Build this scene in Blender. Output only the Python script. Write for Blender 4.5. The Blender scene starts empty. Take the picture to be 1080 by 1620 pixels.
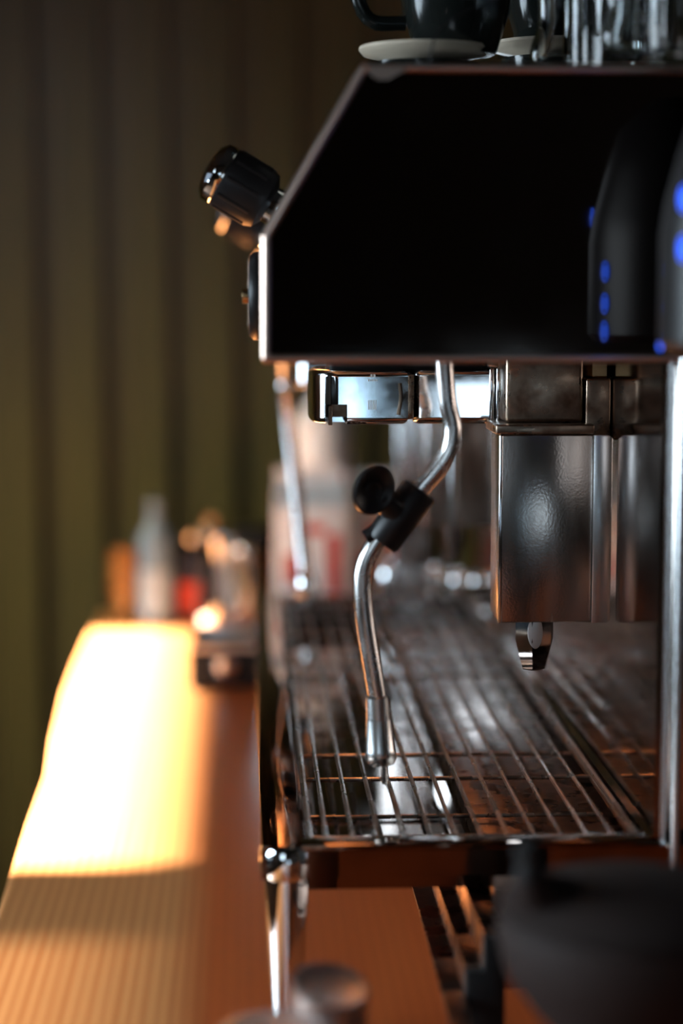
import bpy, bmesh, math, random
from mathutils import Vector, Matrix
random.seed(4)
C = bpy.context.scene
COL = C.collection
PI = math.pi
# ------------------------------------------------------------------ camera
F = 3100.0
CZ = 1.30
TH = math.atan(350/F); PS = math.atan(150/F*math.cos(TH))
fw = Vector((math.sin(PS)*math.cos(TH), math.cos(PS)*math.cos(TH), -math.sin(TH)))
rt = Vector((math.cos(PS), -math.sin(PS), 0))
up = Vector((math.sin(PS)*math.sin(TH), math.cos(PS)*math.sin(TH), math.cos(TH)))
cam = bpy.data.cameras.new('camera'); camo = bpy.data.objects.new('camera', cam); COL.objects.link(camo)
camo.location = (0, 0, CZ); camo.rotation_euler = (PI/2-TH, 0, -PS)
cam.sensor_fit = 'VERTICAL'; cam.sensor_height = 36; cam.sensor_width = 24; cam.lens = F/1620*36
cam.clip_start = .02; cam.clip_end = 60
cam.dof.use_dof = True; cam.dof.focus_distance = 1.165; cam.dof.aperture_fstop = 2.4; cam.dof.aperture_blades = 0
C.camera = camo
C.view_settings.view_transform = 'Standard'; C.view_settings.look = 'None'
C.view_settings.exposure = 0.0; C.view_settings.gamma = 1; C.view_settings.use_curve_mapping = False

def ray(px, py): return fw + rt*((px-540)/F) + up*((810-py)/F)
def at(px, py, Y):
    d = ray(px, py); d = d*(Y/d.y); return Vector((d.x, d.y, CZ+d.z))
def on(px, py, z):
    d = ray(px, py); d = d*((z-CZ)/d.z); return Vector((d.x, d.y, z))
# ------------------------------------------------------------------ world + lights
w = bpy.data.worlds.new('world'); C.world = w; w.use_nodes = True
w.node_tree.nodes['Background'].inputs[0].default_value = (.55, .7, .9, 1)
w.node_tree.nodes['Background'].inputs[1].default_value = .6
WX = -1.9                       # left wall
SUN_EL = math.radians(36)
sun = bpy.data.lights.new('sun', 'SUN'); sun.energy = 155; sun.angle = math.radians(1.7); sun.color = (1, .89, .77)
suno = bpy.data.objects.new('sun', sun); COL.objects.link(suno)
sd = Vector((math.cos(SUN_EL), 0, -math.sin(SUN_EL)))
suno.rotation_euler = sd.to_track_quat('-Z', 'Y').to_euler(); suno.location = (-4, 1.5, 4)
def area(name, loc, d, sx, sy, e, c, spread=180):
    l = bpy.data.lights.new(name, 'AREA'); l.shape = 'RECTANGLE'; l.size = sx; l.size_y = sy; l.energy = e; l.color = c; l.spread = math.radians(spread)
    o = bpy.data.objects.new(name, l); COL.objects.link(o); o.location = loc
    o.rotation_euler = Vector(d).to_track_quat('-Z', 'Z').to_euler(); return o
SKY = (.70, .87, 1)
# window heights on the left wall follow from where the sun patch ends on the counter
WTOP = .9 + (-.036-WX)*math.tan(SUN_EL)
WSILL = .5; WSILL2 = 1.72
# openings (y0, y1): far window and near window on the left wall
YA = (1.345, 2.30); YB = (.2, 1.185)
area('wall_glow_lamp', (WX+.01, (YA[0]+YA[1])/2, (WTOP+WSILL2)/2), (1.65, .95, -1.25), YA[1]-YA[0]-.04, WTOP-WSILL2-.04, 4.6, (1, .87, .54), 34)  # added lamp: warm narrow beam that brightens the lower back wall
area('daylight_near', (WX+.03, (YB[0]+YB[1])/2, (WTOP+WSILL)/2), (1, -.1, -.25), .95, WTOP-WSILL-.04, 38, SKY, 105)
area('daylight_rear', (-1.0, -2.28, 1.75), (0, 1, -.05), .8, .9, 6, SKY)
area('highlight_lamp', (.57, -2.34, .92), (0, 1, 0), .2, .38, .75, (.68, .86, 1))  # added unseen lamp: highlight on the group casing and valve box
area('highlight_lamp', (.245, -2.34, .92), (0, 1, 0), .08, .38, .26, (.5, .78, 1))  # added unseen lamp: bright streak on the front of the group bell

# ------------------------------------------------------------------ materials
def mat(name, col, rough=.5, metal=0, **k):
    m = bpy.data.materials.new(name); m.use_nodes = True
    b = m.node_tree.nodes['Principled BSDF']
    b.inputs['Base Color'].default_value = (*col, 1); b.inputs['Roughness'].default_value = rough
    b.inputs['Metallic'].default_value = metal
    for kk, v in k.items():
        b.inputs[kk.replace('_', ' ')].default_value = v
    return m
def N(m, t, **k):
    n = m.node_tree.nodes.new(t)
    for a, v in k.items(): setattr(n, a, v)
    return n
def L(m, a, b): m.node_tree.links.new(a, b)
def smudge(m, scale=(20, 20, 20), lo=.05, hi=.3, bump=0, bscale=300, col=None, c2=None, detail=4):
    """uneven wipe marks: roughness variation, optional fine bump and stains"""
    b = m.node_tree.nodes['Principled BSDF']
    tc = N(m, 'ShaderNodeTexCoord'); mp = N(m, 'ShaderNodeMapping'); mp.inputs['Scale'].default_value = scale
    L(m, tc.outputs['Object'], mp.inputs['Vector'])
    n = N(m, 'ShaderNodeTexNoise'); n.inputs['Scale'].default_value = 1; n.inputs['Detail'].default_value = detail
    L(m, mp.outputs[0], n.inputs['Vector'])
    r = N(m, 'ShaderNodeMapRange'); r.inputs['From Min'].default_value = .35; r.inputs['From Max'].default_value = .7
    r.inputs['To Min'].default_value = lo; r.inputs['To Max'].default_value = hi
    L(m, n.outputs['Fac'], r.inputs['Value']); L(m, r.outputs[0], b.inputs['Roughness'])
    if c2:
        cr = N(m, 'ShaderNodeValToRGB'); cr.color_ramp.elements[0].color = (*col, 1); cr.color_ramp.elements[1].color = (*c2, 1)
        cr.color_ramp.elements[0].position = .45; cr.color_ramp.elements[1].position = .7
        L(m, n.outputs['Fac'], cr.inputs[0]); L(m, cr.outputs[0], b.inputs['Base Color'])
    if bump:
        n2 = N(m, 'ShaderNodeTexNoise'); n2.inputs['Scale'].default_value = bscale
        L(m, tc.outputs['Object'], n2.inputs['Vector'])
        bp = N(m, 'ShaderNodeBump'); bp.inputs['Strength'].default_value = bump; bp.inputs['Distance'].default_value = .001
        L(m, n2.outputs['Fac'], bp.inputs['Height']); L(m, bp.outputs[0], b.inputs['Normal'])
    return m
M = {}
M['chrome'] = smudge(mat('chrome', (.80, .82, .84), .06, 1), (60, 60, 60), .03, .10)
M['steel'] = smudge(mat('polished_steel', (.62, .58, .55), .1, 1), (40, 40, 40), .08, .2)
M['wand'] = smudge(mat('wand_steel', (.75, .72, .70), .15, 1), (120, 120, 60), .2, .32)
M['rim'] = mat('rim_steel', (.76, .56, .46), .28, 1)
M['tray'] = smudge(mat('tray_steel', (.36, .29, .25), .1, 1), (18, 18, 18), .02, .10, col=(.21, .13, .092), c2=(.12, .068, .048))
M['wire'] = smudge(mat('stained_wire', (.5, .4, .33), .25, 1), (60, 20, 60), .2, .4, col=(.55, .46, .40), c2=(.30, .17, .10))
M['mirror'] = smudge(mat('back_panel_steel', (.26, .175, .135), .1, 1), (16, 16, 30), .05, .16)
M['side'] = smudge(mat('side_panel_glossy', (.16, .14, .13), .1, 1), (14, 14, 14), .03, .09)
M['brush'] = smudge(mat('brushed_box_steel', (.42, .38, .35), .3, 1), (70, 70, 9), .17, .28, bump=.05, bscale=700)
M['blackp'] = mat('black_plastic', (.010, .008, .008), .38, Specular_IOR_Level=.25)
M['blackm'] = mat('black_matte', (.008, .007, .007), .6, Specular_IOR_Level=.2)
M['darkpot'] = mat('dark_glaze', (.022, .014, .012), .7, Specular_IOR_Level=.15)
M['cream'] = mat('cream_ceramic', (.46, .38, .29), .3)
M['blackc'] = mat('black_ceramic', (.008, .009, .008), .12, Specular_IOR_Level=.3)
M['white'] = mat('white_card', (.82, .84, .84), .45)
M['palelabel'] = mat('pale_label', (.22, .32, .46), .5)
M['red'] = mat('red_print', (.55, .04, .025), .5)
M['brass'] = smudge(mat('brass', (.85, .6, .32), .2, 1), (40, 40, 40), .12, .3)
M['stainm'] = smudge(mat('stained_metal', (.25, .18, .13), .3, 1), (60, 60, 60), .2, .5, col=(.32, .24, .18), c2=(.10, .06, .04))
M['satin'] = smudge(mat('satin_steel', (.55, .50, .48), .4, 1), (60, 60, 60), .35, .5)
M['whitesatin'] = mat('bright_satin_steel', (.88, .88, .88), .26, 1)
M['stepm'] = smudge(mat('chassis_steel', (.3, .2, .15), .3, 1), (50, 50, 50), .22, .4, col=(.26, .17, .13), c2=(.16, .10, .075))
M['blackglass'] = mat('gauge_glass', (.01, .01, .01), .08)
M['floor'] = mat('floor_boards', (.10, .055, .03), .5)
M['brownwall'] = mat('brown_wall', (.11, .07, .045), .7)
M['ceil'] = mat('ceiling_paint', (.03, .025, .02), .8)
M['frame'] = mat('window_frame_paint', (.25, .22, .19), .5)
M['cab'] = mat('cabinet_paint', (.05, .035, .025), .6)
M['led'] = mat('blue_led', (.0, .0, .0), .4, Emission_Color=(.03, .12, 1, 1), Emission_Strength=2.4)
M['blueb'] = mat('blue_plastic_bottle', (.12, .20, .30), .25)
M['amber'] = mat('amber_glass', (.35, .18, .06), .1, Transmission_Weight=.5)
M['darkb'] = mat('dark_bottle_glass', (.03, .028, .04), .12)
gl = M['glass'] = mat('clear_glass', (.9, .95, .95), .02, Transmission_Weight=1.0, IOR=1.48)
# unseen pane added in the near window: dims the sun to a faint strip
sg = bpy.data.materials.new('sun_dimmer_pane'); sg.use_nodes = True
nt = sg.node_tree; nt.nodes.clear(); o_ = nt.nodes.new('ShaderNodeOutputMaterial'); t_ = nt.nodes.new('ShaderNodeBsdfTransparent')
t_.inputs[0].default_value = (.20, .20, .20, 1); nt.links.new(t_.outputs[0], o_.inputs[0]); M['dimmer'] = sg
cg = bpy.data.materials.new('clear_pane'); cg.use_nodes = True
nt = cg.node_tree; nt.nodes.clear(); o_ = nt.nodes.new('ShaderNodeOutputMaterial'); t_ = nt.nodes.new('ShaderNodeBsdfTransparent')
t_.inputs[0].default_value = (.97, .97, .97, 1); nt.links.new(t_.outputs[0], o_.inputs[0]); M['pane'] = cg
# olive corrugated wall
m = M['olive'] = mat('olive_wall_paint', (.085, .075, .028), .45)
smudge(m, (3, 3, 1.2), .30, .36, col=(.072, .062, .020), c2=(.052, .044, .016))
# counter wood: long straight grain; paler along the front edge, redder behind it
m = M['wood'] = mat('varnished_wood', (.5, .2, .08), .3, Coat_Weight=.15, Coat_Roughness=.28)
b = m.node_tree.nodes['Principled BSDF']
tc = N(m, 'ShaderNodeTexCoord'); mp = N(m, 'ShaderNodeMapping'); mp.inputs['Scale'].default_value = (150, 1.6, 60)
L(m, tc.outputs['Object'], mp.inputs['Vector'])
n1 = N(m, 'ShaderNodeTexNoise'); n1.inputs['Scale'].default_value = 1; n1.inputs['Detail'].default_value = 3; L(m, mp.outputs[0], n1.inputs['Vector'])
wv = N(m, 'ShaderNodeTexWave', wave_type='BANDS', bands_direction='X'); wv.inputs['Scale'].default_value = 42; wv.inputs['Distortion'].default_value = 1.6
wv.inputs['Detail'].default_value = 2; wv.inputs['Detail Scale'].default_value = .6
mp2 = N(m, 'ShaderNodeMapping'); mp2.inputs['Scale'].default_value = (1, .07, 1); L(m, tc.outputs['Object'], mp2.inputs['Vector']); L(m, mp2.outputs[0], wv.inputs['Vector'])
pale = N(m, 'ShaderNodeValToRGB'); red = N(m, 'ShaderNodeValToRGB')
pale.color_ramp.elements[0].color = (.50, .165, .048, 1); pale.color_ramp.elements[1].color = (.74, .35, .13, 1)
red.color_ramp.elements[0].color = (.40, .065, .015, 1); red.color_ramp.elements[1].color = (.64, .145, .036, 1)
mixg = N(m, 'ShaderNodeMix', data_type='FLOAT'); mixg.inputs[0].default_value = .4
L(m, n1.outputs['Fac'], mixg.inputs[2]); L(m, wv.outputs['Fac'], mixg.inputs[3])
L(m, mixg.outputs[0], pale.inputs[0]); 
mp3 = N(m, 'ShaderNodeMapping'); mp3.inputs['Scale'].default_value = (26, 5, 5); L(m, tc.outputs['Object'], mp3.inputs['Vector'])
n3 = N(m, 'ShaderNodeTexNoise'); n3.inputs['Detail'].default_value = 5; n3.inputs['Scale'].default_value = 1; n3.inputs['Distortion'].default_value = .8; L(m, mp3.outputs[0], n3.inputs['Vector'])
mixr = N(m, 'ShaderNodeMix', data_type='FLOAT'); mixr.inputs[0].default_value = .65
L(m, mixg.outputs[0], mixr.inputs[2]); L(m, n3.outputs['Fac'], mixr.inputs[3]); L(m, mixr.outputs[0], red.inputs[0])
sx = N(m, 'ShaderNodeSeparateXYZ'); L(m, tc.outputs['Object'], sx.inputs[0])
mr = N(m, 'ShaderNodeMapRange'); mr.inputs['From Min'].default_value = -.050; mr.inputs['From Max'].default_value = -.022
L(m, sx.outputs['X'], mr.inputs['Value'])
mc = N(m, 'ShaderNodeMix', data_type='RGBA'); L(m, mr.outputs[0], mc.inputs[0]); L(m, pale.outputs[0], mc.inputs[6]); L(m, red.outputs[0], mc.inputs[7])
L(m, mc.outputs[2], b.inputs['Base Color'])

# ------------------------------------------------------------------ mesh helpers
class MB:
    def __init__(s): s.bm = bmesh.new()
    def add(s, vs, fs):
        v = [s.bm.verts.new(Vector(p)) for p in vs]
        for f in fs:
            try: s.bm.faces.new([v[i] for i in f])
            except ValueError: pass
        return s
    def box(s, a, b, bev=0, mtx=None):
        x0, y0, z0 = a; x1, y1, z1 = b
        t = bmesh.new()
        v = [t.verts.new(p) for p in ((x0,y0,z0),(x1,y0,z0),(x1,y1,z0),(x0,y1,z0),(x0,y0,z1),(x1,y0,z1),(x1,y1,z1),(x0,y1,z1))]
        for f in ((0,3,2,1),(4,5,6,7),(0,1,5,4),(1,2,6,5),(2,3,7,6),(3,0,4,7)): t.faces.new([v[i] for i in f])
        if bev: bmesh.ops.bevel(t, geom=t.edges[:], offset=bev, segments=3, affect='EDGES', profile=.5)
        s.merge(t, mtx); return s
    def merge(s, t, mtx=None):
        if mtx is not None: bmesh.ops.transform(t, matrix=mtx, verts=t.verts[:])
        me = bpy.data.meshes.new('t'); t.to_mesh(me); t.free(); s.bm.from_mesh(me); bpy.data.meshes.remove(me)
    def lathe(s, prof, mtx=None, seg=40, arc=None):
        """prof: (r, z) list; axis Z"""
        t = bmesh.new(); rings = []
        for r, z in prof:
            if r < 1e-6: rings.append([t.verts.new((0, 0, z))])
            else: rings.append([t.verts.new((r*math.cos(2*PI*i/seg), r*math.sin(2*PI*i/seg), z)) for i in range(seg)])
        for A, B in zip(rings, rings[1:]):
            for i in range(seg):
                j = (i+1) % seg
                if len(A) == 1 and len(B) == 1: continue
                if len(A) == 1: t.faces.new((A[0], B[j], B[i]))
                elif len(B) == 1: t.faces.new((A[i], A[j], B[0]))
                else: t.faces.new((A[i], A[j], B[j], B[i]))
        bmesh.ops.recalc_face_normals(t, faces=t.faces[:])
        s.merge(t, mtx); return s
    def tube(s, pts, r, seg=16, cap=True, ex=1.0, closed=False, smooth=0):
        pts = [Vector(p) for p in pts]
        if smooth: pts = spline(pts, smooth, closed)
        n = len(pts); rr = r if isinstance(r, (list, tuple)) else [r]*n
        if len(rr) != n: rr = [rr[0]+(rr[-1]-rr[0])*i/(n-1) for i in range(n)]
        t = bmesh.new(); rings = []; prev = None
        for i, p in enumerate(pts):
            if closed: d = pts[(i+1) % n]-pts[i-1]
            else: d = pts[min(i+1, n-1)]-pts[max(i-1, 0)]
            d.normalize()
            if prev is None:
                a = Vector((0, 1, 0)) if abs(d.y) < .9 else Vector((1, 0, 0))
            else: a = prev
            u = (a-d*a.dot(d)).normalized(); prev = u; v = d.cross(u)
            rings.append([t.verts.new(p+u*rr[i]*ex*math.cos(2*PI*k/seg)+v*rr[i]*math.sin(2*PI*k/seg)) for k in range(seg)])
        pr = list(zip(rings, rings[1:]))
        if closed: pr.append((rings[-1], rings[0]))
        for A, B in pr:
            for k in range(seg):
                j = (k+1) % seg; t.faces.new((A[k], A[j], B[j], B[k]))
        if cap and not closed: t.faces.new(rings[0]); t.faces.new(rings[-1])
        bmesh.ops.recalc_face_normals(t, faces=t.faces[:])
        s.merge(t); return s
    def prism(s, poly, y0, y1, bev=0, mtx=None):
        """poly of (x, z) extruded along y"""
        t = bmesh.new(); n = len(poly)
        A = [t.verts.new((x, y0, z)) for x, z in poly]; B = [t.verts.new((x, y1, z)) for x, z in poly]
        t.faces.new(A); t.faces.new(B)
        for i in range(n): t.faces.new((A[i], A[(i+1) % n], B[(i+1) % n], B[i]))
        bmesh.ops.recalc_face_normals(t, faces=t.faces[:])
        if bev: bmesh.ops.bevel(t, geom=t.edges[:], offset=bev, segments=2, affect='EDGES', profile=.5)
        s.merge(t, mtx); return s
    def build(s, name, m, parent=None, origin=None, ang=38):
        bm = s.bm
        off = Vector((0, 0, 0))
        if origin is not None: off = Vector(origin)
        elif parent is not None: off = Vector(parent.get('_o', (0, 0, 0)))
        if off.length: bmesh.ops.translate(bm, vec=-off, verts=bm.verts[:])
        for f in bm.faces: f.smooth = True
        for e in bm.edges:
            if len(e.link_faces) == 2:
                e.smooth = e.calc_face_angle(0) < math.radians(ang)
        me = bpy.data.meshes.new(name); bm.to_mesh(me); bm.free(); me.materials.append(M[m])
        o = bpy.data.objects.new(name, me); COL.objects.link(o)
        if parent is not None: o.parent = parent; o['_o'] = list(off)
        elif origin is not None: o.location = off; o['_o'] = list(off)
        return o
def spline(P, k, closed=False):
    n = len(P); out = []
    rng = n if closed else n-1
    for i in range(rng):
        p0 = P[(i-1) % n] if (closed or i) else P[0]*2-P[1]
        p1 = P[i]; p2 = P[(i+1) % n]; p3 = P[(i+2) % n] if (closed or i+2 < n) else p2*2-p1
        for q in range(k):
            t = q/k
            out.append(.5*((2*p1)+(p2-p0)*t+(2*p0-5*p1+4*p2-p3)*t*t+(3*p1-p0-3*p2+p3)*t**3))
    if not closed: out.append(P[-1])
    return out
def T(v): return Matrix.Translation(Vector(v))
def axis_m(loc, z):
    return T(loc) @ Vector(z).to_track_quat('Z', 'Y').to_matrix().to_4x4()
def tag(o, label, cat, group=None):
    o['label'] = label; o['category'] = cat
    if group: o['group'] = group
    return o
def thing(name, loc, label, cat, group=None):
    o = bpy.data.objects.new(name, None); COL.objects.link(o); o.location = loc; o['_o'] = list(loc); o.empty_display_size = .03
    return tag(o, label, cat, group)
def struct(o): o['kind'] = 'structure'; return o

# ------------------------------------------------------------------ room shell
CT = .9                                     # counter top height
RX, BY, FY, H = 2.2, 2.86, -2.3, 2.75
struct(MB().box((WX-.1, FY-.1, -.1), (RX+.1, BY+.2, 0)).build('floor', 'floor'))
struct(MB().box((WX-.1, FY-.1, H), (RX+.1, BY+.2, H+.1)).build('ceiling', 'ceil'))
struct(MB().box((RX, FY, 0), (RX+.1, BY+.1, H)).build('wall_right', 'brownwall'))
# left wall with two openings
mb = MB()
mb.box((WX-.05, FY, 0), (WX, YB[1], WSILL)).box((WX-.05, YB[1], 0), (WX, BY+.1, WSILL2)).box((WX-.05, FY, WTOP), (WX, BY+.1, H))
mb.box((WX-.05, FY, WSILL), (WX, YB[0], WTOP)).box((WX-.05, YB[1], WSILL2), (WX, YA[0], WTOP)).box((WX-.05, YA[1], WSILL2), (WX, BY+.1, WTOP))
struct(mb.build('wall_left', 'brownwall'))
def win_x(name, y0, y1, z0, z1, pane):
    mb = MB(); t = .012
    for a, b_ in (((WX-.045, y0, z0), (WX-.005, y0+t, z1)), ((WX-.045, y1-t, z0), (WX-.005, y1, z1)),
                  ((WX-.045, y0, z0), (WX-.005, y1, z0+t))): mb.box(a, b_)
    f = struct(mb.build(name, 'frame'))
    MB().box((WX-.03, y0, z0), (WX-.027, y1, z1)).build('pane', pane, f)
win_x('window_1', YA[0]-.01, YA[1]+.01, WSILL2-.01, WTOP, 'pane')
win_x('window_2', YB[0]-.01, YB[1]+.01, WSILL-.01, WTOP, 'dimmer')
# front wall (behind the camera) with one window and two low slots added for highlights
mb = MB(); y0, y1 = FY-.1, FY
mb.box((WX, y0, 0), (.2, y1, 1.3)).box((.2, y0, 0), (.68, y1, .72)).box((.2, y0, 1.12), (.68, y1, 1.3)).box((.68, y0, 0), (RX, y1, 1.3)).box((.29, y0, .72), (.46, y1, 1.12)).box((WX, y0, 2.2), (RX, y1, H)).box((WX, y0, 1.3), (-1.4, y1, 2.2)).box((-.6, y0, 1.3), (RX, y1, 2.2))
struct(mb.build('wall_front', 'brownwall'))
mb = MB()
mb.box((-1.4, FY-.06, 1.3), (-1.36, FY-.02, 2.2)).box((-.64, FY-.06, 1.3), (-.6, FY-.02, 2.2)).box((-1.4, FY-.06, 1.3), (-.6, FY-.02, 1.34)).box((-1.4, FY-.06, 2.16), (-.6, FY-.02, 2.2)).box((-1.02, FY-.06, 1.3), (-.98, FY-.02, 2.2))
struct(mb.build('window_3', 'frame'))
mb = MB()
for a, b_ in ((.2, .29), (.46, .68)):
    mb.box((a, FY-.06, .72), (a+.012, FY-.02, 1.12)).box((b_-.012, FY-.06, .72), (b_, FY-.02, 1.12)).box((a, FY-.06, .72), (b_, FY-.02, .735)).box((a, FY-.06, 1.105), (b_, FY-.02, 1.12))
struct(mb.build('window_6', 'frame'))  # added unseen openings, shaped for highlights on the group and valve box
# corrugated olive wall at the back with two narrow high windows behind the machine
PITCH = at(250, 300, BY).x-at(145, 300, BY).x
X0 = at(125, 300, BY).x
PA = at(612, 300, BY).x, at(668, 300, BY).x
PB = at(752, 300, BY).x, at(788, 300, BY).x
ZW = (1.33, 1.585)
def corr(x):
    t = ((x-X0)/PITCH) % 1.0
    wd = .32; e = .06
    if t < e: return t/e
    if t < wd: return 1
    if t < wd+e: return 1-(t-wd)/e
    return 0
def corrugated(mb, xa, xb, za, zb):
    xs = {xa, xb}; k0 = math.floor((xa-X0)/PITCH)-1
    for k in range(k0, k0+int((xb-xa)/PITCH)+4):
        for t in (0, .06, .32, .38):
            x = X0+(k+t)*PITCH
            if xa < x < xb: xs.add(x)
    xs = sorted(xs)
    for a, b_ in zip(xs, xs[1:]):
        da = .014*corr(a+1e-6); db = .014*corr(b_-1e-6)
        mb.add([(a, BY-da, za), (b_, BY-db, za), (b_, BY-db, zb), (a, BY-da, zb)], [(0, 1, 2, 3)])
mb = MB()
corrugated(mb, WX, RX, 0, ZW[0]); corrugated(mb, WX, RX, ZW[1], H)
corrugated(mb, WX, PA[0], *ZW); corrugated(mb, PA[1], PB[0], *ZW); corrugated(mb, PB[1], RX, *ZW)
mb.box((WX, BY+.001, 0), (RX, BY+.04, ZW[0])).box((WX, BY+.001, ZW[1]), (RX, BY+.04, H))
mb.box((WX, BY+.001, ZW[0]), (PA[0], BY+.04, ZW[1])).box((PA[1], BY+.001, ZW[0]), (PB[0], BY+.04, ZW[1])).box((PB[1], BY+.001, ZW[0]), (RX, BY+.04, ZW[1]))
struct(mb.build('wall_back', 'olive', ang=10))
for i, (a, b_) in enumerate((PA, PB)):
    mb = MB(); t = .004
    mb.box((a, BY-.016, ZW[0]), (a+t, BY+.03, ZW[1])).box((b_-t, BY-.016, ZW[0]), (b_, BY+.03, ZW[1])).box((a, BY-.016, ZW[0]), (b_, BY+.03, ZW[0]+t)).box((a, BY-.016, ZW[1]-t), (b_, BY+.03, ZW[1]))
    f = struct(mb.build('window_%d' % (i+4), 'frame'))
    MB().box((a+t, BY+.01, ZW[0]+t), (b_-t, BY+.012, ZW[1]-t)).build('pane', 'pane', f)
    area('daylight_slot', ((a+b_)/2, BY+.06, (ZW[0]+ZW[1])/2), (0, -1, 0), b_-a, ZW[1]-ZW[0], .5*(b_-a)/.05, SKY)

# ------------------------------------------------------------------ counter
edge = [(-150, 1850), (-70, 1600), (0, 1425), (14, 1382), (42, 1300), (73, 1222), (82, 1165), (101, 1092), (120, 1045), (142, 1000), (160, 967)]
E = [on(px, py, CT) for px, py in edge]
yfar = E[-1].y
pts = [(E[0].x, .25)] + [(p.x, p.y) for p in E] + [(1.3, yfar), (1.3, .25)]
bm = bmesh.new()
top = [bm.verts.new((x, y, CT)) for x, y in pts]; bot = [bm.verts.new((x, y, CT-.045)) for x, y in pts]
bm.faces.new(top); bm.faces.new(bot[::-1])
for i in range(len(pts)): j = (i+1) % len(pts); bm.faces.new((top[i], bot[i], bot[j], top[j]))
bmesh.ops.recalc_face_normals(bm, faces=bm.faces[:])
mb = MB(); mb.merge(bm); o = mb.build('counter', 'wood')
md = o.modifiers.new('b', 'BEVEL'); md.width = .004; md.segments = 3
tag(o, 'orange varnished wooden counter with a wavy front edge under the espresso machine', 'counter')
t = thing('base_cabinet', (.6, 1.3, 0), 'dark cabinet carrying the wooden counter', 'cabinet')
MB().box((-.08, .32, .08), (1.25, yfar-.06, CT-.0455)).build('cabinet_body', 'cab', t)
MB().box((-.04, .36, 0), (1.2, yfar-.1, .08)).build('plinth', 'blackm', t)

# ------------------------------------------------------------------ espresso machine
Y0, Y1 = 1.0, 1.86
ORG = (.12, 1.4, CT)
mach = thing('espresso_machine', ORG, 'large steel espresso machine standing on the wooden counter', 'espresso machine')
def P(px, py, Y=Y0): p = at(px, py, Y); return (p.x, p.z)
XF = at(417, 470, Y0).x                  # front plane of hood
ZT = at(800, 103, Y0).z; ZB = at(600, 567, Y0).z
hood = [P(421, 567), P(421, 374), P(577, 106), (.50, ZT-.002), (.50, ZB)]
hx = [(x, z) for x, z in hood]
# side panel (near) : glossy sheet, inset in its rim
MB().prism(hx, Y0+.001, Y0+.006).build('side_panel', 'side', mach)
inner = [(hx[0][0]+.001, ZB+.001), (hx[1][0]+.001, hx[1][1]), (hx[2][0]+.001, ZT-.003), (.499, ZT-.003), (.499, ZB+.001)]
MB().prism(inner, Y0+.007, Y1-.007, .0008).build('hood', 'steel', mach)
MB().prism(hx, Y1-.006, Y1-.001).build('side_panel', 'side', mach)
for yy in (Y0, Y1):
    rim = [Vector((x, yy+.002, z)) for x, z in hx]
    fr = MB()
    for a, b_ in zip(rim[:3], rim[1:4]): fr.tube([a, b_], .0026, 12)
    fr.tube([rim[4], rim[0]], .0026, 12)
    for v in rim[:3]: fr.lathe([(0, -.0026), (.0018, -.0018), (.0026, 0), (.0018, .0018), (0, .0026)], T(v), 12)
    fr.build('rim', 'rim', mach)
# folded corner tab drooping from the top rim
c = P(600, 108)
tab = [P(578, 106), P(584, 118), P(596, 126), P(612, 126), P(628, 118), P(645, 110), P(645, 105)]
MB().prism(tab, Y0-.003, Y0).build('corner_tab', 'rim', mach)
# steam valve knob on sloping face
nrm = Vector((-(hx[2][1]-hx[1][1]), 0, hx[2][0]-hx[1][0])).normalized()
def knob(Y):
    b0 = at(432, 330, 1.16); b0 = Vector((b0.x, Y, b0.z))
    # drop the centre on the sloping face
    p1 = Vector((hx[1][0], Y, hx[1][1])); tdir = Vector((hx[2][0]-hx[1][0], 0, hx[2][1]-hx[1][1])).normalized()
    s_ = .0205
    base = p1+tdir*s_
    mtx = axis_m(base, nrm)
    e = MB().lathe([(0, 0), (.024, 0), (.0245, .002), (.021, .0035), (.011, .004), (.011, .009), (.009, .009), (0, .009)], mtx).build('escutcheon', 'chrome', mach)
    k = MB()
    prof = [(0, .008), (.011, .008), (.0165, .011), (.0182, .015), (.0182, .036), (.0176, .038), (0, .038)]
    k.lathe(prof, mtx, 48)
    for i in range(10):
        a = 2*PI*i/10
        k.tube([mtx @ Vector((.0174*math.cos(a), .0174*math.sin(a), .016)), mtx @ Vector((.0174*math.cos(a), .0174*math.sin(a), .036))], .0016, 8)
    ko = k.build('steam_knob', 'blackp', mach)
    MB().lathe([(0, .038), (.0172, .038), (.0180, .040), (.0176, .044), (.014, .0475), (.008, .049), (0, .0495)], mtx, 40).build('knob_cap', 'chrome', ko)
knob(1.13); knob(1.66)
# round pressure gauge on the vertical front face
def gauge(Y):
    z = at(403, 468, Y).z
    mtx = axis_m((hx[0][0], Y, z), (-1, 0, 0))
    g = MB().lathe([(0, 0), (.0245, 0), (.0255, .002), (.025, .006), (.0225, .0085), (.0205, .0085)], mtx, 48).build('gauge', 'blackp', mach)
    MB().lathe([(.0205, .0078), (.012, .0088), (0, .009)], mtx, 40).build('gauge_glass', 'blackglass', g)
    MB().lathe([(0, .009), (.004, .009), (.004, .012), (.0025, .013), (0, .013)], mtx @ T((.014, 0, 0)), 16).build('gauge_stud', 'brass', g)
gauge(1.12)

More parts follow.
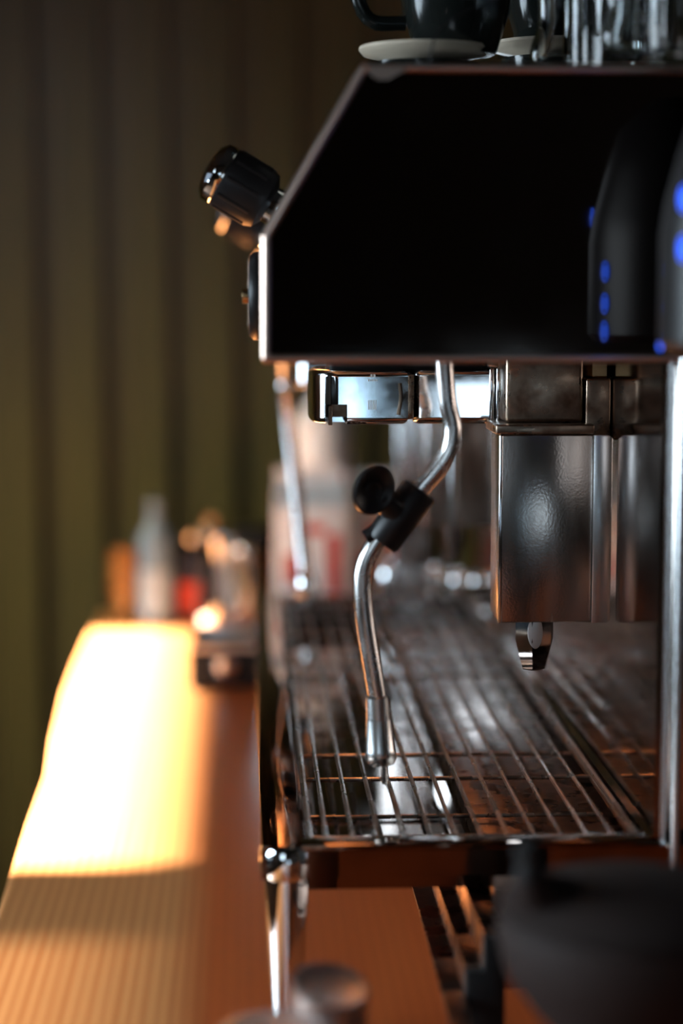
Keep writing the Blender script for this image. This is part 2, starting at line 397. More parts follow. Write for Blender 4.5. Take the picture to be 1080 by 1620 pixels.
# --- tray
ZTR = at(700, 1335, Y0).z                # top of near lip
XL = at(413, 1335, Y0).x; XR = .2165
WL = at(478, 1330, Y0+.01).x             # inner edge of left border
APR = at(700, 1388, Y0).z
mb = MB()
mb.box((XL, Y0, ZTR-.003), (WL, Y1, ZTR), .0008)                     # left border
mb.box((WL-.001, Y0, ZTR-.003), (XR, Y0+.016, ZTR), .0008)           # near lip
mb.box((WL-.001, Y1-.016, ZTR-.003), (XR, Y1, ZTR), .0008)
mb.box((XL, Y0+.0005, APR), (XR+.02, Y0+.003, ZTR-.003))             # near apron
mb.box((XL, Y0, APR+.002), (XL+.002, Y1, ZTR-.001))                  # front apron
mb.box((XL, Y1-.003, APR), (XR, Y1, ZTR-.003))
mb.build('tray_frame', 'tray', mach)
ZW0 = ZTR-.026
mb = MB()
mb.box((WL, Y0+.014, ZW0-.002), (XR, Y1-.014, ZW0))
mb.box((WL-.002, Y0+.014, ZW0), (WL, Y1-.014, ZTR-.003)).box((WL, Y0+.013, ZW0), (XR, Y0+.015, ZTR-.003)).box((WL, Y1-.015, ZW0), (XR, Y1-.013, ZTR-.003))
mb.build('drip_tray', 'tray', mach)
# mirror-polished back panel and the body behind it
XP = at(970, 840, 1.133).x
XP = max(XP, .209)
MB().box((XP, Y0+.004, ZTR-.03), (XP+.002, Y1-.004, ZB-.0005)).build('back_panel', 'mirror', mach)
MB().box((XP+.003, Y0+.012, APR-.02), (.49, Y1-.012, ZB-.0005), .002).build('body', 'steel', mach)
# sloping trim strip where tray meets the back panel
MB().prism([(XP-.003, ZTR), (XP, ZTR+.003), (XP, ZTR-.003), (XP-.003, ZTR-.003)], Y0+.004, Y1-.004).build('splash_strip', 'tray', mach)
# near corner posts
for (px, top_, bot_, Y, r) in ((1054, 560, 1345, Y0+.006, .0021), (1076, 560, 1400, Y0-.001, .0026)):
    a = at(px, 900, Y); zt = ZB; zb = at(px, bot_, Y).z
    mb = MB().tube([(a.x, Y, zt), (a.x, Y, zb)], r, 16)
    mb.lathe([(0, zb-.004), (r*1.35, zb-.003), (r*1.35, zb+.003), (r, zb+.006)], T((a.x, Y, 0)), 16)
    mb.build('corner_post', 'whitesatin', mach)
# stepped lower chassis
SX = [.0965, .108, .117]; SZ = [at(744, 1573, .95).z, at(749, 1534, .95).z, at(768, 1480, .95).z]
YE = .955
prof = [(SX[0], SZ[0]-.002), (SX[0], SZ[0]), (SX[1], SZ[0]), (SX[1], SZ[1]), (SX[2], SZ[1]), (SX[2], SZ[2]), (SX[2]+.012, SZ[2]), (SX[2]+.012, APR+.001), (.49, APR+.001), (.49, CT+.03), (SX[2]+.004, CT+.03), (SX[2]+.004, SZ[0]-.002)]
MB().prism(prof, Y0+.004, Y1-.01, .0004).build('chassis', 'stepm', mach)
prof2 = [(SX[1], CT+.022), (SX[1], SZ[1]), (SX[2], SZ[1]), (SX[2], SZ[2]), (SX[2]+.011, SZ[2]), (SX[2]+.011, CT+.022)]
MB().prism([(SX[0], SZ[0]-.002), (SX[0], SZ[0]), (SX[1], SZ[0]), (SX[1], SZ[1]), (SX[2], SZ[1]), (SX[2], SZ[2]), (SX[2]+.011, SZ[2]), (SX[2]+.011, SZ[0]-.002)], YE, Y0+.004, .0004).build('step_rail', 'stepm', mach)
MB().box((SX[0], .90, SZ[0]-.002), (SX[1], YE-.0003, SZ[0]), .0005).build('lower_step', 'stepm', mach)
MB().prism(prof2, YE-.008, YE-.0005, .001).build('end_cap', 'blackm', mach)
# legs
def leg(x, y):
    mb = MB(); h = APR-CT
    mb.lathe([(0, 0), (.0125, 0), (.0125, .006), (.0085, .008), (.0085, .012), (.0118, h-.004), (.0118, h-.001)], T((x, y, CT)), 40)
    lo = mb.build('leg', 'chrome', mach)
    MB().lathe([(.0119, -.001), (.0133, 0), (.0142, .004), (.0142, ZTR-APR-.004), (.0125, ZTR-APR-.0012), (0, ZTR-APR-.001)], T((x, y, APR)), 40).build('leg_collar', 'chrome', lo)
lx = at(453, 1365, Y0+.012).x
leg(lx, Y0+.010); leg(lx, Y1-.02); leg(.44, Y0+.05); leg(.44, Y1-.05)

# --- brew groups
def group(dy, near):
    Yg = 1.205+dy
    def A(px, py): p = at(px, py, 1.169); return Vector((p.x, Yg, p.z))
    xl = A(490, 620).x; zt = A(600, 585).z; zb = A(600, 672).z; xm = A(648, 620).x; xr = A(790, 620).x
    r = .036
    # stadium-shaped front bell
    def stad(x0, x1, rr, n=20):
        out = []
        for i in range(n+1):
            a = PI/2+PI*i/n; c_, s_ = math.cos(a), math.sin(a)
            out.append((x0+.017+.017*math.copysign(abs(c_)**.8, c_), Yg+rr*math.copysign(abs(s_)**.8, s_)))
        out += [(x1, Yg-rr), (x1, Yg+rr)]
        return out
    def solid(lo, notch=None):
        bm = bmesh.new(); n = len(lo)
        a = [bm.verts.new((x, y, zb)) for x, y in lo]; b_ = [bm.verts.new((x, y, zt)) for x, y in lo]
        bm.faces.new(a); bm.faces.new(b_)
        for i in range(n): j = (i+1) % n; bm.faces.new((a[i], a[j], b_[j], b_[i]))
        bmesh.ops.recalc_face_normals(bm, faces=bm.faces[:])
        es = [e for e in bm.edges if abs(e.verts[0].co.z-e.verts[1].co.z) < 1e-6]
        bmesh.ops.bevel(bm, geom=es, offset=.0042, segments=5, affect='EDGES', profile=.5)
        return bm
    mb = MB(); mb.merge(solid(stad(xl, xm-.001, r, 24)))
    bell = mb.build('group_bell', 'chrome', mach, ang=50)
    # rectangular lug notch cut in the lower edge
    na = A(515, 640); nb = A(549, 680)
    cut = MB().box((na.x, Yg-.08, nb.z-.004), (nb.x, Yg-.008, na.z)).build('cutter', 'chrome', mach)
    bo = bell.modifiers.new('n', 'BOOLEAN'); bo.object = cut; bo.operation = 'DIFFERENCE'; bo.solver = 'EXACT'
    dg = bpy.context.evaluated_depsgraph_get(); me = bpy.data.meshes.new_from_object(bell.evaluated_get(dg)); bell.modifiers.clear(); bell.data = me
    bpy.data.objects.remove(cut)
    for p_ in bell.data.polygons:
        if p_.area > 2.0e-4: p_.use_smooth = False
    bell.modifiers.new('w', 'WEIGHTED_NORMAL').keep_sharp = True
    MB().box((na.x-.001, Yg-.0095, zb+.003), (nb.x+.001, Yg-.0083, na.z+.001)).box((na.x+.002, Yg-.026, nb.z+.002), (na.x+.0045, Yg-.009, na.z-.001), .0006).build('notch_shade', 'stainm', bell)  # added dark plate standing in for shade inside the notch
    # rear part of the casing, a touch narrower, with rolled end flange
    rr = .033
    lo = [(xm+.002, Yg+rr-.006), (xm+.002, Yg-rr+.006), (xm+.006, Yg-rr), (xr-.004, Yg-rr), (xr-.004, Yg+rr), (xm+.006, Yg+rr)]
    mb = MB(); mb.merge(solid(lo)); mb.build('group_casing', 'chrome', mach, ang=50).modifiers.new('w', 'WEIGHTED_NORMAL').keep_sharp = True
    fl = MB().box((xr-.006, Yg-rr-.001, zb-.0005), (xr-.0025, Yg+rr, zt+.001), .0016).box((xr-.002, Yg-rr-.0015, zb-.001), (xr+.0012, Yg+rr, zt+.0015), .0015)
    fl.build('group_flange', 'chrome', mach)
    # joint between bell and casing: stained band
    MB().box((xm-.006, Yg-r+.004, zb+.003), (xm+.003, Yg+.02, zt-.003), .001).build('seal_band', 'stainm', mach)
    s1 = MB().tube([(A(632, 600).x, Yg-r-.0004, zt-.008), (A(634, 620).x, Yg-r-.0005, (zt+zb)/2), (A(630, 650).x, Yg-r-.0004, zb+.006)], .0012, 8, smooth=5).build('stain', 'stainm', bell)
    # neck up into the hood
    MB().box((xl+.012, Yg-.026, zt-.002), (xr-.006, Yg+.026, ZB+.004), .003).build('group_neck', 'blackm', mach)
    if near:
        mk = MB(); m0 = A(582, 633)
        for i in range(6): mk.box((m0.x+i*.0009, Yg-r-.0006, m0.z-.0058), (m0.x+i*.0009+.0005, Yg-r+.001, m0.z))
        m1 = A(582, 600)
        for i in range(5): mk.box((m1.x+i*.0012, Yg-r-.0006, m1.z-.0012), (m1.x+i*.0012+.0008, Yg-r+.001, m1.z))
        for i in range(2): mk.box((m1.x+.0014+i*.0018, Yg-r-.0006, m1.z+.0012), (m1.x+.0026+i*.0018, Yg-r+.001, m1.z+.003))
        mk.build('pale_marks', 'white', bell)  # small pale bars standing on the bell front
    # brushed steel box with flanged edge, spout under it, block above it
    Yb = 1.133+dy
    def B(px, py): p = at(px, py, 1.133); return Vector((p.x, Yb, p.z))
    x0 = B(791, 800).x; x1 = B(938, 800).x; x2 = min(B(966, 800).x, XP-.0015); z1 = B(860, 688).z; z0 = B(860, 985).z
    mb = MB().box((x0, Yb, z0), (x1, Yb+.044, z1), .0008)
    bx = mb.build('valve_box', 'brush', mach)
    MB().box((x0-.0009, Yb-.0016, z0), (x0+.0012, Yb+.002, z1), .0007).build('bright_edge', 'chrome', bx)
    MB().prism([(x1-.0005, z0), (x1-.0005, z1), (x2-.002, z1), (x2, z1-.002), (x2, z0+.002), (x2-.002, z0)], Yb-.003, Yb-.0008, .0004).build('edge_flange', 'whitesatin', bx)
    MB().box((x0-.003, Yb-.001, z1+.0003), (x1, Yb+.05, z1+.006), .001).build('box_lid', 'stainm', bx)
    cxm = B(853, 1000).x; zc = z0
    sp = [(.0122, 0), (.0122, -.013), (.0076, -.0305), (.0070, -.0312), (0, -.0312)]
    mb = MB().lathe(sp, T((cxm, Yb+.02, zc-.0002)) @ Matrix.Rotation(.26, 4, 'Z'), 6)
    mb.build('spout', 'chrome', bx, ang=20)
    MB().lathe([(0, .0022), (.0050, .0012), (.0054, -.0005), (0, -.001)], axis_m((cxm-.001, Yb+.0098, zc-.0075), (0, -1, 0)) @ Matrix.Diagonal((.85, 1.9, 1, 1)), 24).build('spout_inlay', 'satin', bx)
    # dark block and brass nuts beside it, running up into the hood
    b0 = B(931, 680); b1 = B(1002, 600)
    MB().box((b0.x, Yb-.001+.012, z1-.004), (XP-.0005, Yb+.04, b1.z), .0015).build('valve_block', 'stainm', mach)
    MB().lathe([(.0075, 0), (.0085, .001), (.0085, .009), (.0075, .010), (.006, .010), (.006, ZB-b1.z)], T((b0.x+.0085, Yb+.022, b1.z+.0002)), 6).build('valve_nut', 'brass', mach, ang=20)
    MB().box((x0+.004, Yb+.012, z1+.006), (b0.x-.001, Yb+.05, ZB-.001), .003).build('valve_bracket', 'stainm', mach)
    # small red and blue decal on the side turned to the back panel
    MB().box((x1, Yb+.014, z0+.018), (x1+.0004, Yb+.030, z0+.055)).build('decal', 'red', bx)
group(0, True); group(.47, False)

# --- steam wands
def wand(Y, pts, tip, first, r=.0052):
    P_ = [Vector((at(a, b_, Y).x, Y, at(a, b_, Y).z)) for a, b_ in pts]
    P_[0].z = ZB+.002
    o = MB().tube(P_, r, 20, smooth=8).build('steam_wand', 'wand', mach)
    return o, P_
YW = 1.085
o, Pw = wand(YW, [(701, 560), (704, 600), (708, 640), (716, 680), (706, 722), (668, 770), (625, 822), (592, 862), (575, 900), (574, 945), (580, 1000), (590, 1060), (598, 1108)], None, True)
A = lambda px, py, dy=0: Vector((at(px, py, YW+dy).x, YW+dy, at(px, py, YW+dy).z))
# nozzle
d = (A(603, 1208)-A(597, 1102)).normalized(); n0 = A(597, 1100); ln = (A(603, 1208)-n0).length
MB().lathe([(.0056, 0), (.0066, .001), (.0070, ln*.33), (.0074, ln*.34), (.0086, ln*.78), (.0088, ln*.80), (.0090, ln*.93), (.0075, ln), (0, ln)], axis_m(n0, d), 32).build('steam_nozzle', 'whitesatin', o)
MB().lathe([(.0024, 0), (.0024, .010), (.0016, .0125), (0, .013)], axis_m(A(606, 1206), d), 16).build('nozzle_pin', 'wand', o)
# black clamp grip: sleeve, saddle and oval thumb pad
c0 = A(664, 776); c1 = A(603, 858); dc = (c1-c0).normalized()
g = MB().lathe([(.0058, -.001), (.0098, -.0005), (.0105, .001), (.0105, (c1-c0).length-.002), (.0095, (c1-c0).length), (.0055, (c1-c0).length)], axis_m(c0, dc), 36)
side = Vector((-.74, 0, .67))
mid = A(622, 800)
g.tube([A(655, 772, -.002), A(633, 795, -.002), A(600, 835, -.002), A(578, 850, -.002)], [.006, .008, .0075, .004], 16, smooth=5)
g.tube([A(625, 805, -.003), A(610, 792, -.006), A(600, 785, -.008)], [.009, .0075, .006], 16, smooth=4)
go = g.build('grip_sleeve', 'blackp', o)
pc = A(590, 774, -.012)
pm = axis_m(pc, (.25, -1, .12)) @ Matrix.Rotation(math.radians(24), 4, 'Z')
pm = T(pc) @ Matrix.Rotation(math.radians(22), 4, 'Y') @ Matrix.Rotation(math.radians(14), 4, 'Z') @ Matrix.Rotation(PI/2, 4, 'X') @ Matrix.Diagonal((.0118, .0146, .0115, 1))
MB().lathe([(0, -.62), (.6, -.55), (.9, -.25), (1, .1), (.97, .3), (.88, .36), (.78, .30), (.5, .12), (0, .05)], pm, 40).build('thumb_pad', 'blackp', go)
MB().tube([pm @ Vector((.35*math.cos(a), .3*math.sin(a), .22)) for a in [x*PI/10 for x in range(-2, 12)]], .0009, 8).build('pad_mark', 'blackp', go)
# far wand and the straight hot-water pipes
o2 = MB().tube([Vector((at(447, 560, 1.72).x, 1.72, ZB+.002)), at(449, 600, 1.75), at(454, 650, 1.735), at(470, 790, 1.70), at(482, 905, 1.67)], .0062, 18, smooth=5).build('steam_wand', 'whitesatin', mach)
MB().lathe([(.006, 0), (.0082, .003), (.0088, .016), (.006, .022), (0, .022)], axis_m(at(482, 903, 1.67), (.07, -.3, -1)), 24).build('steam_nozzle', 'chrome', o2)
p = at(717, 700, 1.5); MB().tube([(p.x, 1.5, ZB+.002), (p.x, 1.5, at(717, 888, 1.5).z)], .0035, 16).build('hot_water_pipe', 'chrome', mach)
# ribbed post at the far end
p = at(652, 700, 1.84); mb = MB().box((p.x-.016, 1.832, ZTR-.001), (p.x+.016, 1.848, ZB+.002), .002)
for i in range(5): mb.tube([(p.x-.012+i*.006, 1.831, ZTR), (p.x-.012+i*.006, 1.831, ZB)], .0018, 10)
mb.build('far_post', 'chrome', mach)
for px, py, r in ((618, 902, .012), (690, 905, .010), (726, 912, .010), (756, 915, .008), (488, 925, .009)):
    p = at(px, py, 1.835)
    MB().lathe([(0, r*1.5), (r*.6, r*1.35), (r*.95, r*.8), (r, r*.2), (r, 0), (r*.7, -.002), (r*.7, ZTR-p.z+r*.9)], T((p.x, 1.846, p.z-r*.9)), 24).build('glint_knob', 'chrome', mach)  # added chrome knobs that make the blurred glints along the far lip

# ------------------------------------------------------------------ wire grate lying in the tray
gx0 = on(484, 1322, ZTR).x; gx1 = on(1012, 1322, ZTR).x; gy0 = Y0+.019; gy1 = Y1-.02
gr = thing('wire_grate', ((gx0+gx1)/2, 1.4, ZTR-.004), 'brown-stained steel wire grate lying in the drip tray', 'drip grate')
mb = MB(); zg = ZTR-.0015
fx = [gx0+.002, gx1, gx1, gx0+.002]
mb.tube([(gx0+.002, gy0, zg-.004), (gx1, gy0, zg-.004), (gx1, gy1, zg-.004), (gx0+.002, gy1, zg-.004)], .0019, 10, closed=True)
mb.build('grate_frame', 'wire', gr)
xs = [on(px, 1322, ZTR).x for px in (516, 558, 600, 640, 682, 722, 763, 806, 848, 890, 932, 972)]
for x in xs + [gx0+.002, gx1]:
    MB().tube([(x, gy0-.002, zg), (x, gy1+.001, zg)], .0014 if x in xs else .0019, 8).build('long_wire', 'wire', gr)
for yy in (on(600, 1222, ZTR).y, on(600, 1185, ZTR).y, on(600, 1062, ZTR).y, on(600, 1040, ZTR).y, 1.60, 1.66):
    MB().tube([(gx0+.003, yy, zg-.012), (gx0+.003, yy, zg-.0035), (gx0+.006, yy, zg-.0027), (gx1-.002, yy, zg-.0027)], .0014, 8).build('cross_wire', 'wire', gr)
for yy in (on(600, 1283, ZTR-.01).y, on(600, 1318, ZTR-.01).y+.004):
    MB().tube([(gx0+.004, yy, zg-.012), (gx1-.003, yy, zg-.012)], .0013, 8).build('lower_wire', 'wire', gr)

# ------------------------------------------------------------------ on top of the machine
def cup(name, x, Y, z, r, h, m, label, cat, grp=None, handle=None):
    t = thing(name, (x, Y, z), label, cat, grp)
    MB().lathe([(0, 0), (r*.62, 0), (r*.66, .002), (r*.85, h*.3), (r*.97, h*.7), (r, h), (r-.003, h), (r-.006, h*.6), (r*.6, .005), (0, .005)], T((x, Y, z)), 40).build('cup_body', m, t)
    if handle is not None:
        a = handle; d = Vector((math.cos(a), math.sin(a), 0)); c0 = Vector((x, Y, z))
        MB().tube([c0+d*r*.9+Vector((0, 0, h*.82)), c0+d*(r+.014)+Vector((0, 0, h*.86)), c0+d*(r+.022)+Vector((0, 0, h*.55)), c0+d*(r+.014)+Vector((0, 0, h*.25)), c0+d*r*.8+Vector((0, 0, h*.22))], .0042, 12, smooth=5).build('handle', m, t)
    return t
def saucer(x, Y, z, r, label):
    o = MB().lathe([(0, 0), (r*.5, 0), (r*.55, .0015), (r*.93, .0045), (r, .0075), (r*.99, .0092), (r*.88, .0075), (r*.5, .0045), (0, .0045)], T((x, Y, z)), 48).build('saucer', 'cream', None, (x, Y, z))
    return tag(o, label, 'saucer', 'saucers on top of the machine')
ZH = ZT
ya, yb = 1.14, 1.2
c1_ = at(671, 70, ya); r1 = (at(775, 70, ya).x-at(567, 70, ya).x)/2
zs1 = at(671, 62, ya-r1).z-.009
cup('dark_cup', c1_.x, ya, ZH, .032, zs1-ZH-.0003, 'blackc', 'small dark cup on the machine top, under the left cream saucer', 'cup', 'cups on top of the machine')
saucer(c1_.x, ya, zs1, r1, 'cream saucer at the left end of the machine top, on a dark cup')
c2_ = at(872, 65, yb); r2 = (at(970, 65, yb).x-at(774, 65, yb).x)/2
zs2 = at(872, 56, yb-r2).z-.009
cup('dark_cup', c2_.x, yb, ZH, .030, zs2-ZH-.0003, 'blackc', 'small dark cup under the cream saucer behind the glass mugs', 'cup', 'cups on top of the machine')
saucer(c2_.x, yb, zs2, r2, 'cream saucer on a dark cup behind the glass mug handle')
cup('black_mug', c1_.x+.018, ya, zs1+.0048, .036, .08, 'blackc', 'glossy black mug with its handle to the left, on the left saucer', 'mug', 'black mugs on top of the machine', PI)
cup('black_mug', c2_.x+.002, yb, zs2+.0048, .034, .08, 'blackc', 'glossy black mug on the saucer behind the glass mugs', 'mug', 'black mugs on top of the machine', .6)
def glass_mug(pxl, pxh, Y, r, label):
    xb = at(pxl, 50, Y).x + r; z = ZH+.0004; h = .115
    t = thing('glass_mug', (xb, Y, z), label, 'mug', 'clear glass mugs on the machine top')
    bm = bmesh.new(); seg = 72; prof = [(0, 0), (r*.93, 0), (r, .004), (r, h), (r-.004, h), (r-.0045, .011), (0, .010)]
    rings = []
    for k, (rr, zz) in enumerate(prof):
        if rr == 0: rings.append([bm.verts.new((0, 0, zz))]); continue
        rings.append([bm.verts.new(((rr+(.0009*math.cos(18*2*PI*i/seg) if k in (2, 3) else 0))*math.cos(2*PI*i/seg), (rr+(.0009*math.cos(18*2*PI*i/seg) if k in (2, 3) else 0))*math.sin(2*PI*i/seg), zz)) for i in range(seg)])
    for a, b_ in zip(rings, rings[1:]):
        for i in range(seg):
            j = (i+1) % seg
            if len(a) == 1: bm.faces.new((a[0], b_[j], b_[i]))
            elif len(b_) == 1: bm.faces.new((a[i], a[j], b_[0]))
            else: bm.faces.new((a[i], a[j], b_[j], b_[i]))
    bmesh.ops.recalc_face_normals(bm, faces=bm.faces[:])
    mb = MB(); mb.merge(bm, T((xb, Y, z))); mb.build('mug_body', 'glass', t)
    xh = at(pxh, 50, Y).x
    V = lambda x_, z_: Vector((x_, Y, z+z_))
    MB().tube([V(xb-r+.001, .100), V(xb-r-.010, .103), V(xh+.005, .088), V(xh+.004, .060), V(xh+.005, .034), V(xb-r-.014, .014), V(xb-r+.001, .012)], .0052, 16, smooth=6, ex=1.3).build('handle', 'glass', t)
glass_mug(893, 851, 1.10, .033, 'clear glass mug whose straight handle stands left, behind the ribbed mug')
glass_mug(1012, 958, 1.035, .036, 'clear ribbed glass mug at the right end of the machine top')
o = MB().tube([at(680, 99, 1.04), at(683, 74, 1.04), at(692, 52, 1.04), at(715, 32, 1.04), at(750, 12, 1.04), at(800, -8, 1.04), at(860, -20, 1.04)], .0006, 6, smooth=6)
o = o.build('cable', 'blackp', None, at(680, 99, 1.04)); tag(o, 'thin dark wire rising from the machine top past the saucers', 'wire')

# ------------------------------------------------------------------ grinder with blue touch buttons beside the side panel
gxc, gyc = .2375, .905
t = thing('coffee_grinder', (gxc+.05, gyc-.02, CT), 'black grinder head with glowing blue buttons at the right edge', 'grinder')
zt_ = at(1080, 150, gyc).z; zb_ = at(1060, 556, gyc).z
prof = [(0, zb_), (.042, zb_), (.046, zb_+.004), (.046, at(1045, 370, gyc).z), (.044, at(1045, 320, gyc).z), (.038, at(1060, 240, gyc).z), (.030, zt_), (.012, zt_+.016), (0, zt_+.018)]
hd = MB().lathe(prof, T((gxc, gyc, 0)), 64).build('grinder_head', 'blackp', t)
mb = MB().box((gxc+.025, gyc-.035, CT+.02), (gxc+.11, gyc+.035, zb_+.02), .006); mb.build('grinder_column', 'blackm', t)
MB().box((gxc+.0, gyc-.055, CT), (gxc+.13, gyc+.05, CT+.0195), .005).build('grinder_base', 'blackm', t)
def icon(ang, py, hw, hh, fill=False):
    z = at(1060, py, gyc).z; R_ = .0466
    pts = []
    for k in range(20):
        a = 2*PI*k/20
        aa = math.radians(ang)+hw*math.cos(a)/R_; zz = z+hh*math.sin(a)
        pts.append(Vector((gxc+R_*math.cos(aa), gyc+R_*math.sin(aa), zz)))
    mb = MB().tube(pts, .0005, 6, closed=True)
    if fill:
        for q in (-.5, 0, .5):
            mb.tube([Vector((gxc+R_*math.cos(math.radians(ang)+hw*q/R_), gyc+R_*math.sin(math.radians(ang)+hw*q/R_), z-hh*.6)), Vector((gxc+R_*math.cos(math.radians(ang)+hw*q/R_), gyc+R_*math.sin(math.radians(ang)+hw*q/R_), z+hh*.6))], .0006, 6)
    mb.build('touch_button', 'led', hd)
for ang, py in ((209, 318), (209, 395), (222, 445), (152, 424), (152, 484), (152, 536)): icon(ang, py, .0030, .0055, True)

# ------------------------------------------------------------------ foreground, near right: dark lidded pot
pc_ = at(1000, 1500, .80)
t = thing('lidded_pot', (pc_.x, .80, CT), 'dark round pot with a small black cap on its spout, at the lower right', 'pot')
z1 = at(1000, 1440, .80).z; zr = z1-CT
R0 = .058
MB().lathe([(0, 0), (.030, 0), (.032, .004), (.026, .03), (.024, zr-.060), (.040, zr-.045), (.054, zr-.026), (R0, zr-.010), (R0*.97, zr), (0, zr)], T((pc_.x, .80, CT)), 56).build('pot_body', 'darkpot', t)
MB().lathe([(R0*.93, 0), (R0*.98, .002), (R0*.90, .006), (R0*.55, .0125), (0, .0155)], T((pc_.x, .80, z1)), 56).build('lid', 'darkpot', t)
MB().tube([at(905, 1450, .80), at(865, 1425, .79), at(845, 1405, .785), at(838, 1380, .78)], [.016, .012, .0085, .0065], 20, smooth=5).build('spout', 'darkpot', t)
kp = at(838, 1390, .78)
MB().lathe([(0, 0), (.0062, 0), (.0066, .003), (.0055, .005), (.0055, .007), (.0068, .009), (.0066, .0135), (.004, .0165), (0, .017)], T(kp), 24).build('spout_cap', 'blackm', t)

# foreground steel canister and round lid at the bottom edge
cc = at(522, 1560, .86)
t = thing('steel_canister', (cc.x, .86, CT), 'small satin steel canister with a slanted top, behind the round steel lid', 'canister')
h = cc.z-CT
tilt = Matrix.Rotation(math.radians(9), 4, 'Y') @ Matrix.Rotation(math.radians(14), 4, 'X')
top_m = T((cc.x, .86, cc.z)) @ tilt
bm = bmesh.new(); seg = 48; Rr = .0175
A_ = [bm.verts.new((cc.x+Rr*math.cos(2*PI*i/seg), .86+Rr*math.sin(2*PI*i/seg), CT)) for i in range(seg)]
B_ = [bm.verts.new(top_m @ Vector((Rr*math.cos(2*PI*i/seg), Rr*math.sin(2*PI*i/seg), -.001))) for i in range(seg)]
for i in range(seg): j = (i+1) % seg; bm.faces.new((A_[i], A_[j], B_[j], B_[i]))
bm.faces.new(A_); bm.faces.new(B_); bmesh.ops.recalc_face_normals(bm, faces=bm.faces[:])
mb = MB(); mb.merge(bm); mb.build('canister_body', 'satin', t)
MB().lathe([(Rr, -.001), (Rr*1.02, .0003), (Rr*.96, .001), (Rr*.9, .0004), (0, .0004)], top_m, 48).build('canister_top', 'satin', t)
lc = at(440, 1640, .80)
t = thing('steel_tin', (lc.x, .80, CT), 'round satin steel tin only its lid showing at the bottom edge', 'tin')
MB().lathe([(0, 0), (.026, 0), (.027, .002), (.027, lc.z-CT-.004), (0, lc.z-CT-.004)], T((lc.x, .80, CT)), 48).build('tin_body', 'satin', t)
MB().lathe([(.0275, -.006), (.028, -.0045), (.028, -.001), (.026, .0015), (.018, .0035), (0, .0045)], T((lc.x, .80, lc.z)), 48).build('lid', 'satin', t)

# ------------------------------------------------------------------ far end of the counter
# low black box with a round silver dial
xa = on(300, 1095, CT).x; yb_ = on(300, 1095, CT).y
hb = at(300, 1022, yb_).z-CT
t = thing('counter_scale', (xa+.06, yb_+.06, CT), 'low black scale with a round silver dial beside the far leg of the machine', 'scale')
MB().box((xa, yb_, CT+.004), (xa+.13, yb_+.13, CT+hb-.006), .004).build('scale_body', 'blackm', t)
MB().box((xa+.004, yb_+.002, CT+hb-.0058), (xa+.126, yb_+.126, CT+hb), .002).build('weighing_plate', 'satin', t)
p = at(358, 1055, yb_)
MB().lathe([(0, 0), (.012, 0), (.0125, .003), (.010, .007), (0, .008)], axis_m((p.x, yb_-.0001, p.z), (0, -1, 0)), 32).build('dial', 'chrome', t)
for dx in (.01, .115):
    for dy in (.012, .118): MB().lathe([(0, 0), (.006, 0), (.006, .005), (0, .005)], T((xa+dx, yb_+dy, CT)), 16).build('foot', 'blackm', t)
def bottle(name, px, pyt, Y, w, m, label, cat, capm=None, band=None, neck=.35, shoulder=.7, grp=None, z0=CT):
    x = at(px, 900, Y).x; z = at(px, pyt, Y).z; h = z-z0; r = w/2
    t = thing(name, (x, Y, z0), label, cat, grp)
    MB().lathe([(0, 0), (r*.92, 0), (r, .003), (r, h*shoulder), (r*.85, h*(shoulder+.06)), (r*neck*1.1, h*(shoulder+.14)), (r*neck, h*.93), (0, h*.93)], T((x, Y, z0)), 32).build('bottle_body', m, t)
    MB().lathe([(r*neck*1.15, h*.90), (r*neck*1.25, h*.91), (r*neck*1.25, h*.99), (r*neck, h), (0, h)], T((x, Y, z0)), 24).build('cap', capm or m, t)
    if band:
        bm_, a0, a1 = band
        MB().lathe([(r+.0002, h*a0), (r+.0008, h*a0), (r+.0008, h*a1), (r+.0002, h*a1)], T((x, Y, z0)), 32).build('label', bm_, t)
    return t
G = 'bottles at the far end of the counter'
bottle('plastic_bottle', 246, 792, yfar-.10, .040, 'blueb', 'pale blue-grey bottle with white label, tallest at the far end of the counter', 'bottle', 'blueb', ('palelabel', .1, .45), grp=G)
bottle('dark_bottle', 303, 842, yfar-.08, .036, 'darkb', 'dark bottle with a red label between the blue-grey bottle and the brass shaker', 'bottle', 'chrome', ('red', .08, .45), grp=G)
x = at(195, 900, yfar-.09).x; zt_ = at(195, 868, yfar-.09).z
t = cup('amber_tumbler', x, yfar-.09, CT, .017, zt_-CT, 'amber', 'small amber glass tumbler, leftmost thing on the far counter end', 'glass')
def jug(px, pyt, Y, r, m, label, name, cat, hang=0):
    x = at(px, 900, Y).x; z = at(px, pyt, Y).z; h = z-CT
    t = thing(name, (x, Y, CT), label, cat)
    MB().lathe([(0, 0), (r, 0), (r*1.03, .003), (r*1.02, h*.35), (r*.78, h*.72), (r*.80, h*.9), (r*.86, h), (r*.82, h), (r*.74, h*.72), (r*.95, h*.3), (r*.9, .004), (0, .004)], T((x, Y, CT)), 36).build('jug_body', m, t)
    d = Vector((math.cos(hang), math.sin(hang), 0)); c0 = Vector((x, Y, CT))
    MB().tube([c0+d*r*.78+Vector((0, 0, h*.88)), c0+d*(r+.014)+Vector((0, 0, h*.85)), c0+d*(r+.016)+Vector((0, 0, h*.4)), c0+d*r*1.0+Vector((0, 0, h*.22))], .003, 10, smooth=5).build('handle', m, t)
jug(345, 850, yfar-.17, .024, 'chrome', 'shiny steel milk jug at the far counter end, in front of the brass shaker', 'milk_jug', 'jug', -.6)
bottle('brass_shaker', 333, 815, yfar-.06, .034, 'brass', 'brass shaker behind the shiny steel milk jug', 'shaker', 'brass', None, neck=.6, shoulder=.75)
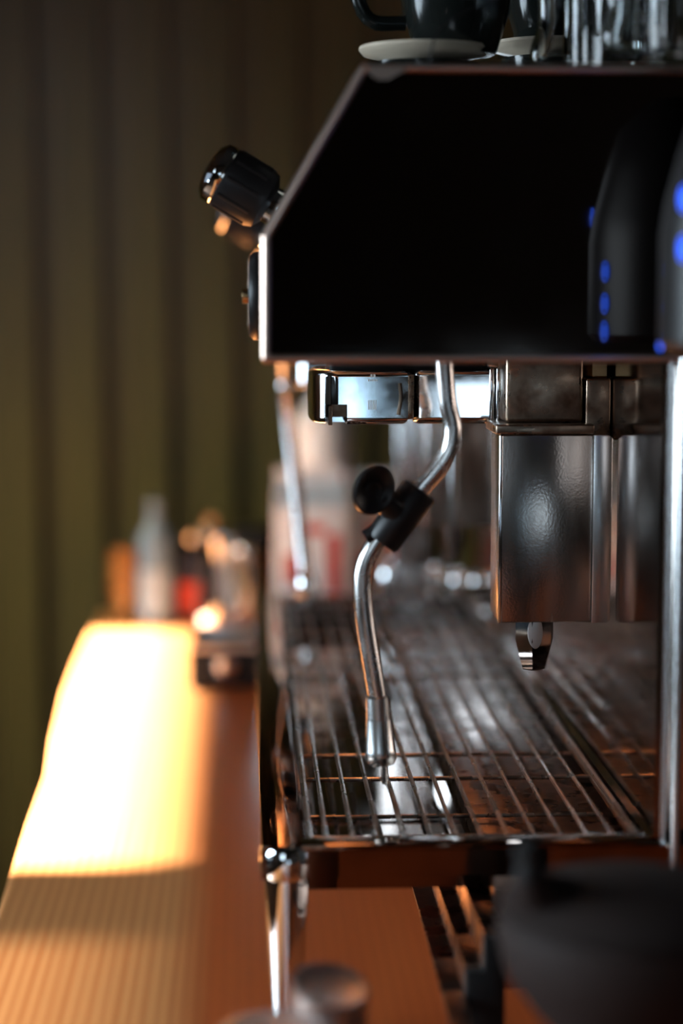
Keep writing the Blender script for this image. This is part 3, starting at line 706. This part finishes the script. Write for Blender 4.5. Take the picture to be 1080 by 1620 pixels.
jug(382, 868, yfar-.10, .020, 'brass', 'small brass-coloured jug between the steel milk jug and the machine', 'brass_jug', 'jug', .5)
x = at(400, 850, yfar-.03).x
t = thing('black_canister', (x+.02, yfar-.03-.02, CT), 'black canister with a flat lid behind the jugs at the far counter end', 'canister')
hh = at(400, 835, yfar-.05).z-CT
xx = at(410, 850, yfar-.05).x
MB().lathe([(0, 0), (.034, 0), (.035, .003), (.035, hh-.014), (0, hh-.014)], T((xx, yfar-.05, CT)), 36).build('canister_body', 'blackm', t)
MB().lathe([(0, hh-.0138), (.036, hh-.0138), (.036, hh-.002), (.033, hh), (0, hh)], T((xx, yfar-.05, CT)), 36).build('lid', 'blackp', t)
# white cartons with red print and the tall white bottle, seen under the machine hood
def carton(pxa, pxb, pyt, Y, label):
    xa = at(pxa, 850, Y).x; xb = at(pxb, 850, Y).x; z = at(pxa, pyt, Y).z; wv_ = xb-xa; h = z-CT
    t = thing('milk_carton', ((xa+xb)/2, Y+wv_/2, CT), label, 'carton', 'milk cartons behind the machine')
    hs = h*.82; c = Y+wv_/2
    mb = MB().box((xa, Y, CT), (xb, Y+wv_, CT+hs), .001)
    mb.add([(xa, Y, CT+hs), (xb, Y, CT+hs), (xb, Y+wv_, CT+hs), (xa, Y+wv_, CT+hs), (xa+.001, c-.002, CT+h*.93), (xb-.001, c-.002, CT+h*.93), (xb-.001, c+.002, CT+h*.93), (xa+.001, c+.002, CT+h*.93), (xa+.001, c-.002, CT+h), (xb-.001, c-.002, CT+h), (xb-.001, c+.002, CT+h), (xa+.001, c+.002, CT+h)],
           [(0, 1, 5, 4), (2, 3, 7, 6), (1, 2, 6, 5), (3, 0, 4, 7), (4, 5, 9, 8), (6, 7, 11, 10), (5, 6, 10, 9), (7, 4, 8, 11), (8, 9, 10, 11)])
    mb.build('carton_body', 'white', t)
    p = MB()
    for (u, v, du, dv) in ((.12, .42, .2, .16), (.72, .38, .2, .3), (.3, .68, .4, .05)):
        p.box((xa+wv_*u, Y-.0006, CT+h*v), (xa+wv_*(u+du), Y-.0001, CT+h*(v+dv)))
    p.build('red_print', 'red', t)
carton(436, 548, 745, 2.06, 'white milk carton with red print behind the far steam wand')
carton(556, 640, 750, 2.10, 'white milk carton with red print behind the clamp of the near steam wand')
xw = at(512, 700, 2.26).x; zb2 = at(512, 612, 2.26).z
t = thing('white_bottle', (xw, 2.26, CT), 'tall white bottle with a red band, standing behind the cartons under the hood', 'bottle')
h = zb2-CT
MB().lathe([(0, 0), (.033, 0), (.034, .003), (.034, h*.85), (.030, h*.9), (.016, h*.95), (.014, h), (0, h)], T((xw, 2.26, CT)), 36).build('bottle_body', 'white', t)
zr_ = at(512, 762, 2.26).z-CT
MB().lathe([(.0342, zr_), (.0348, zr_), (.0348, zr_+.016), (.0342, zr_+.016)], T((xw, 2.26, CT)), 36).build('red_band', 'red', t)
for o in bpy.data.objects:
    if '_o' in o: del o['_o']
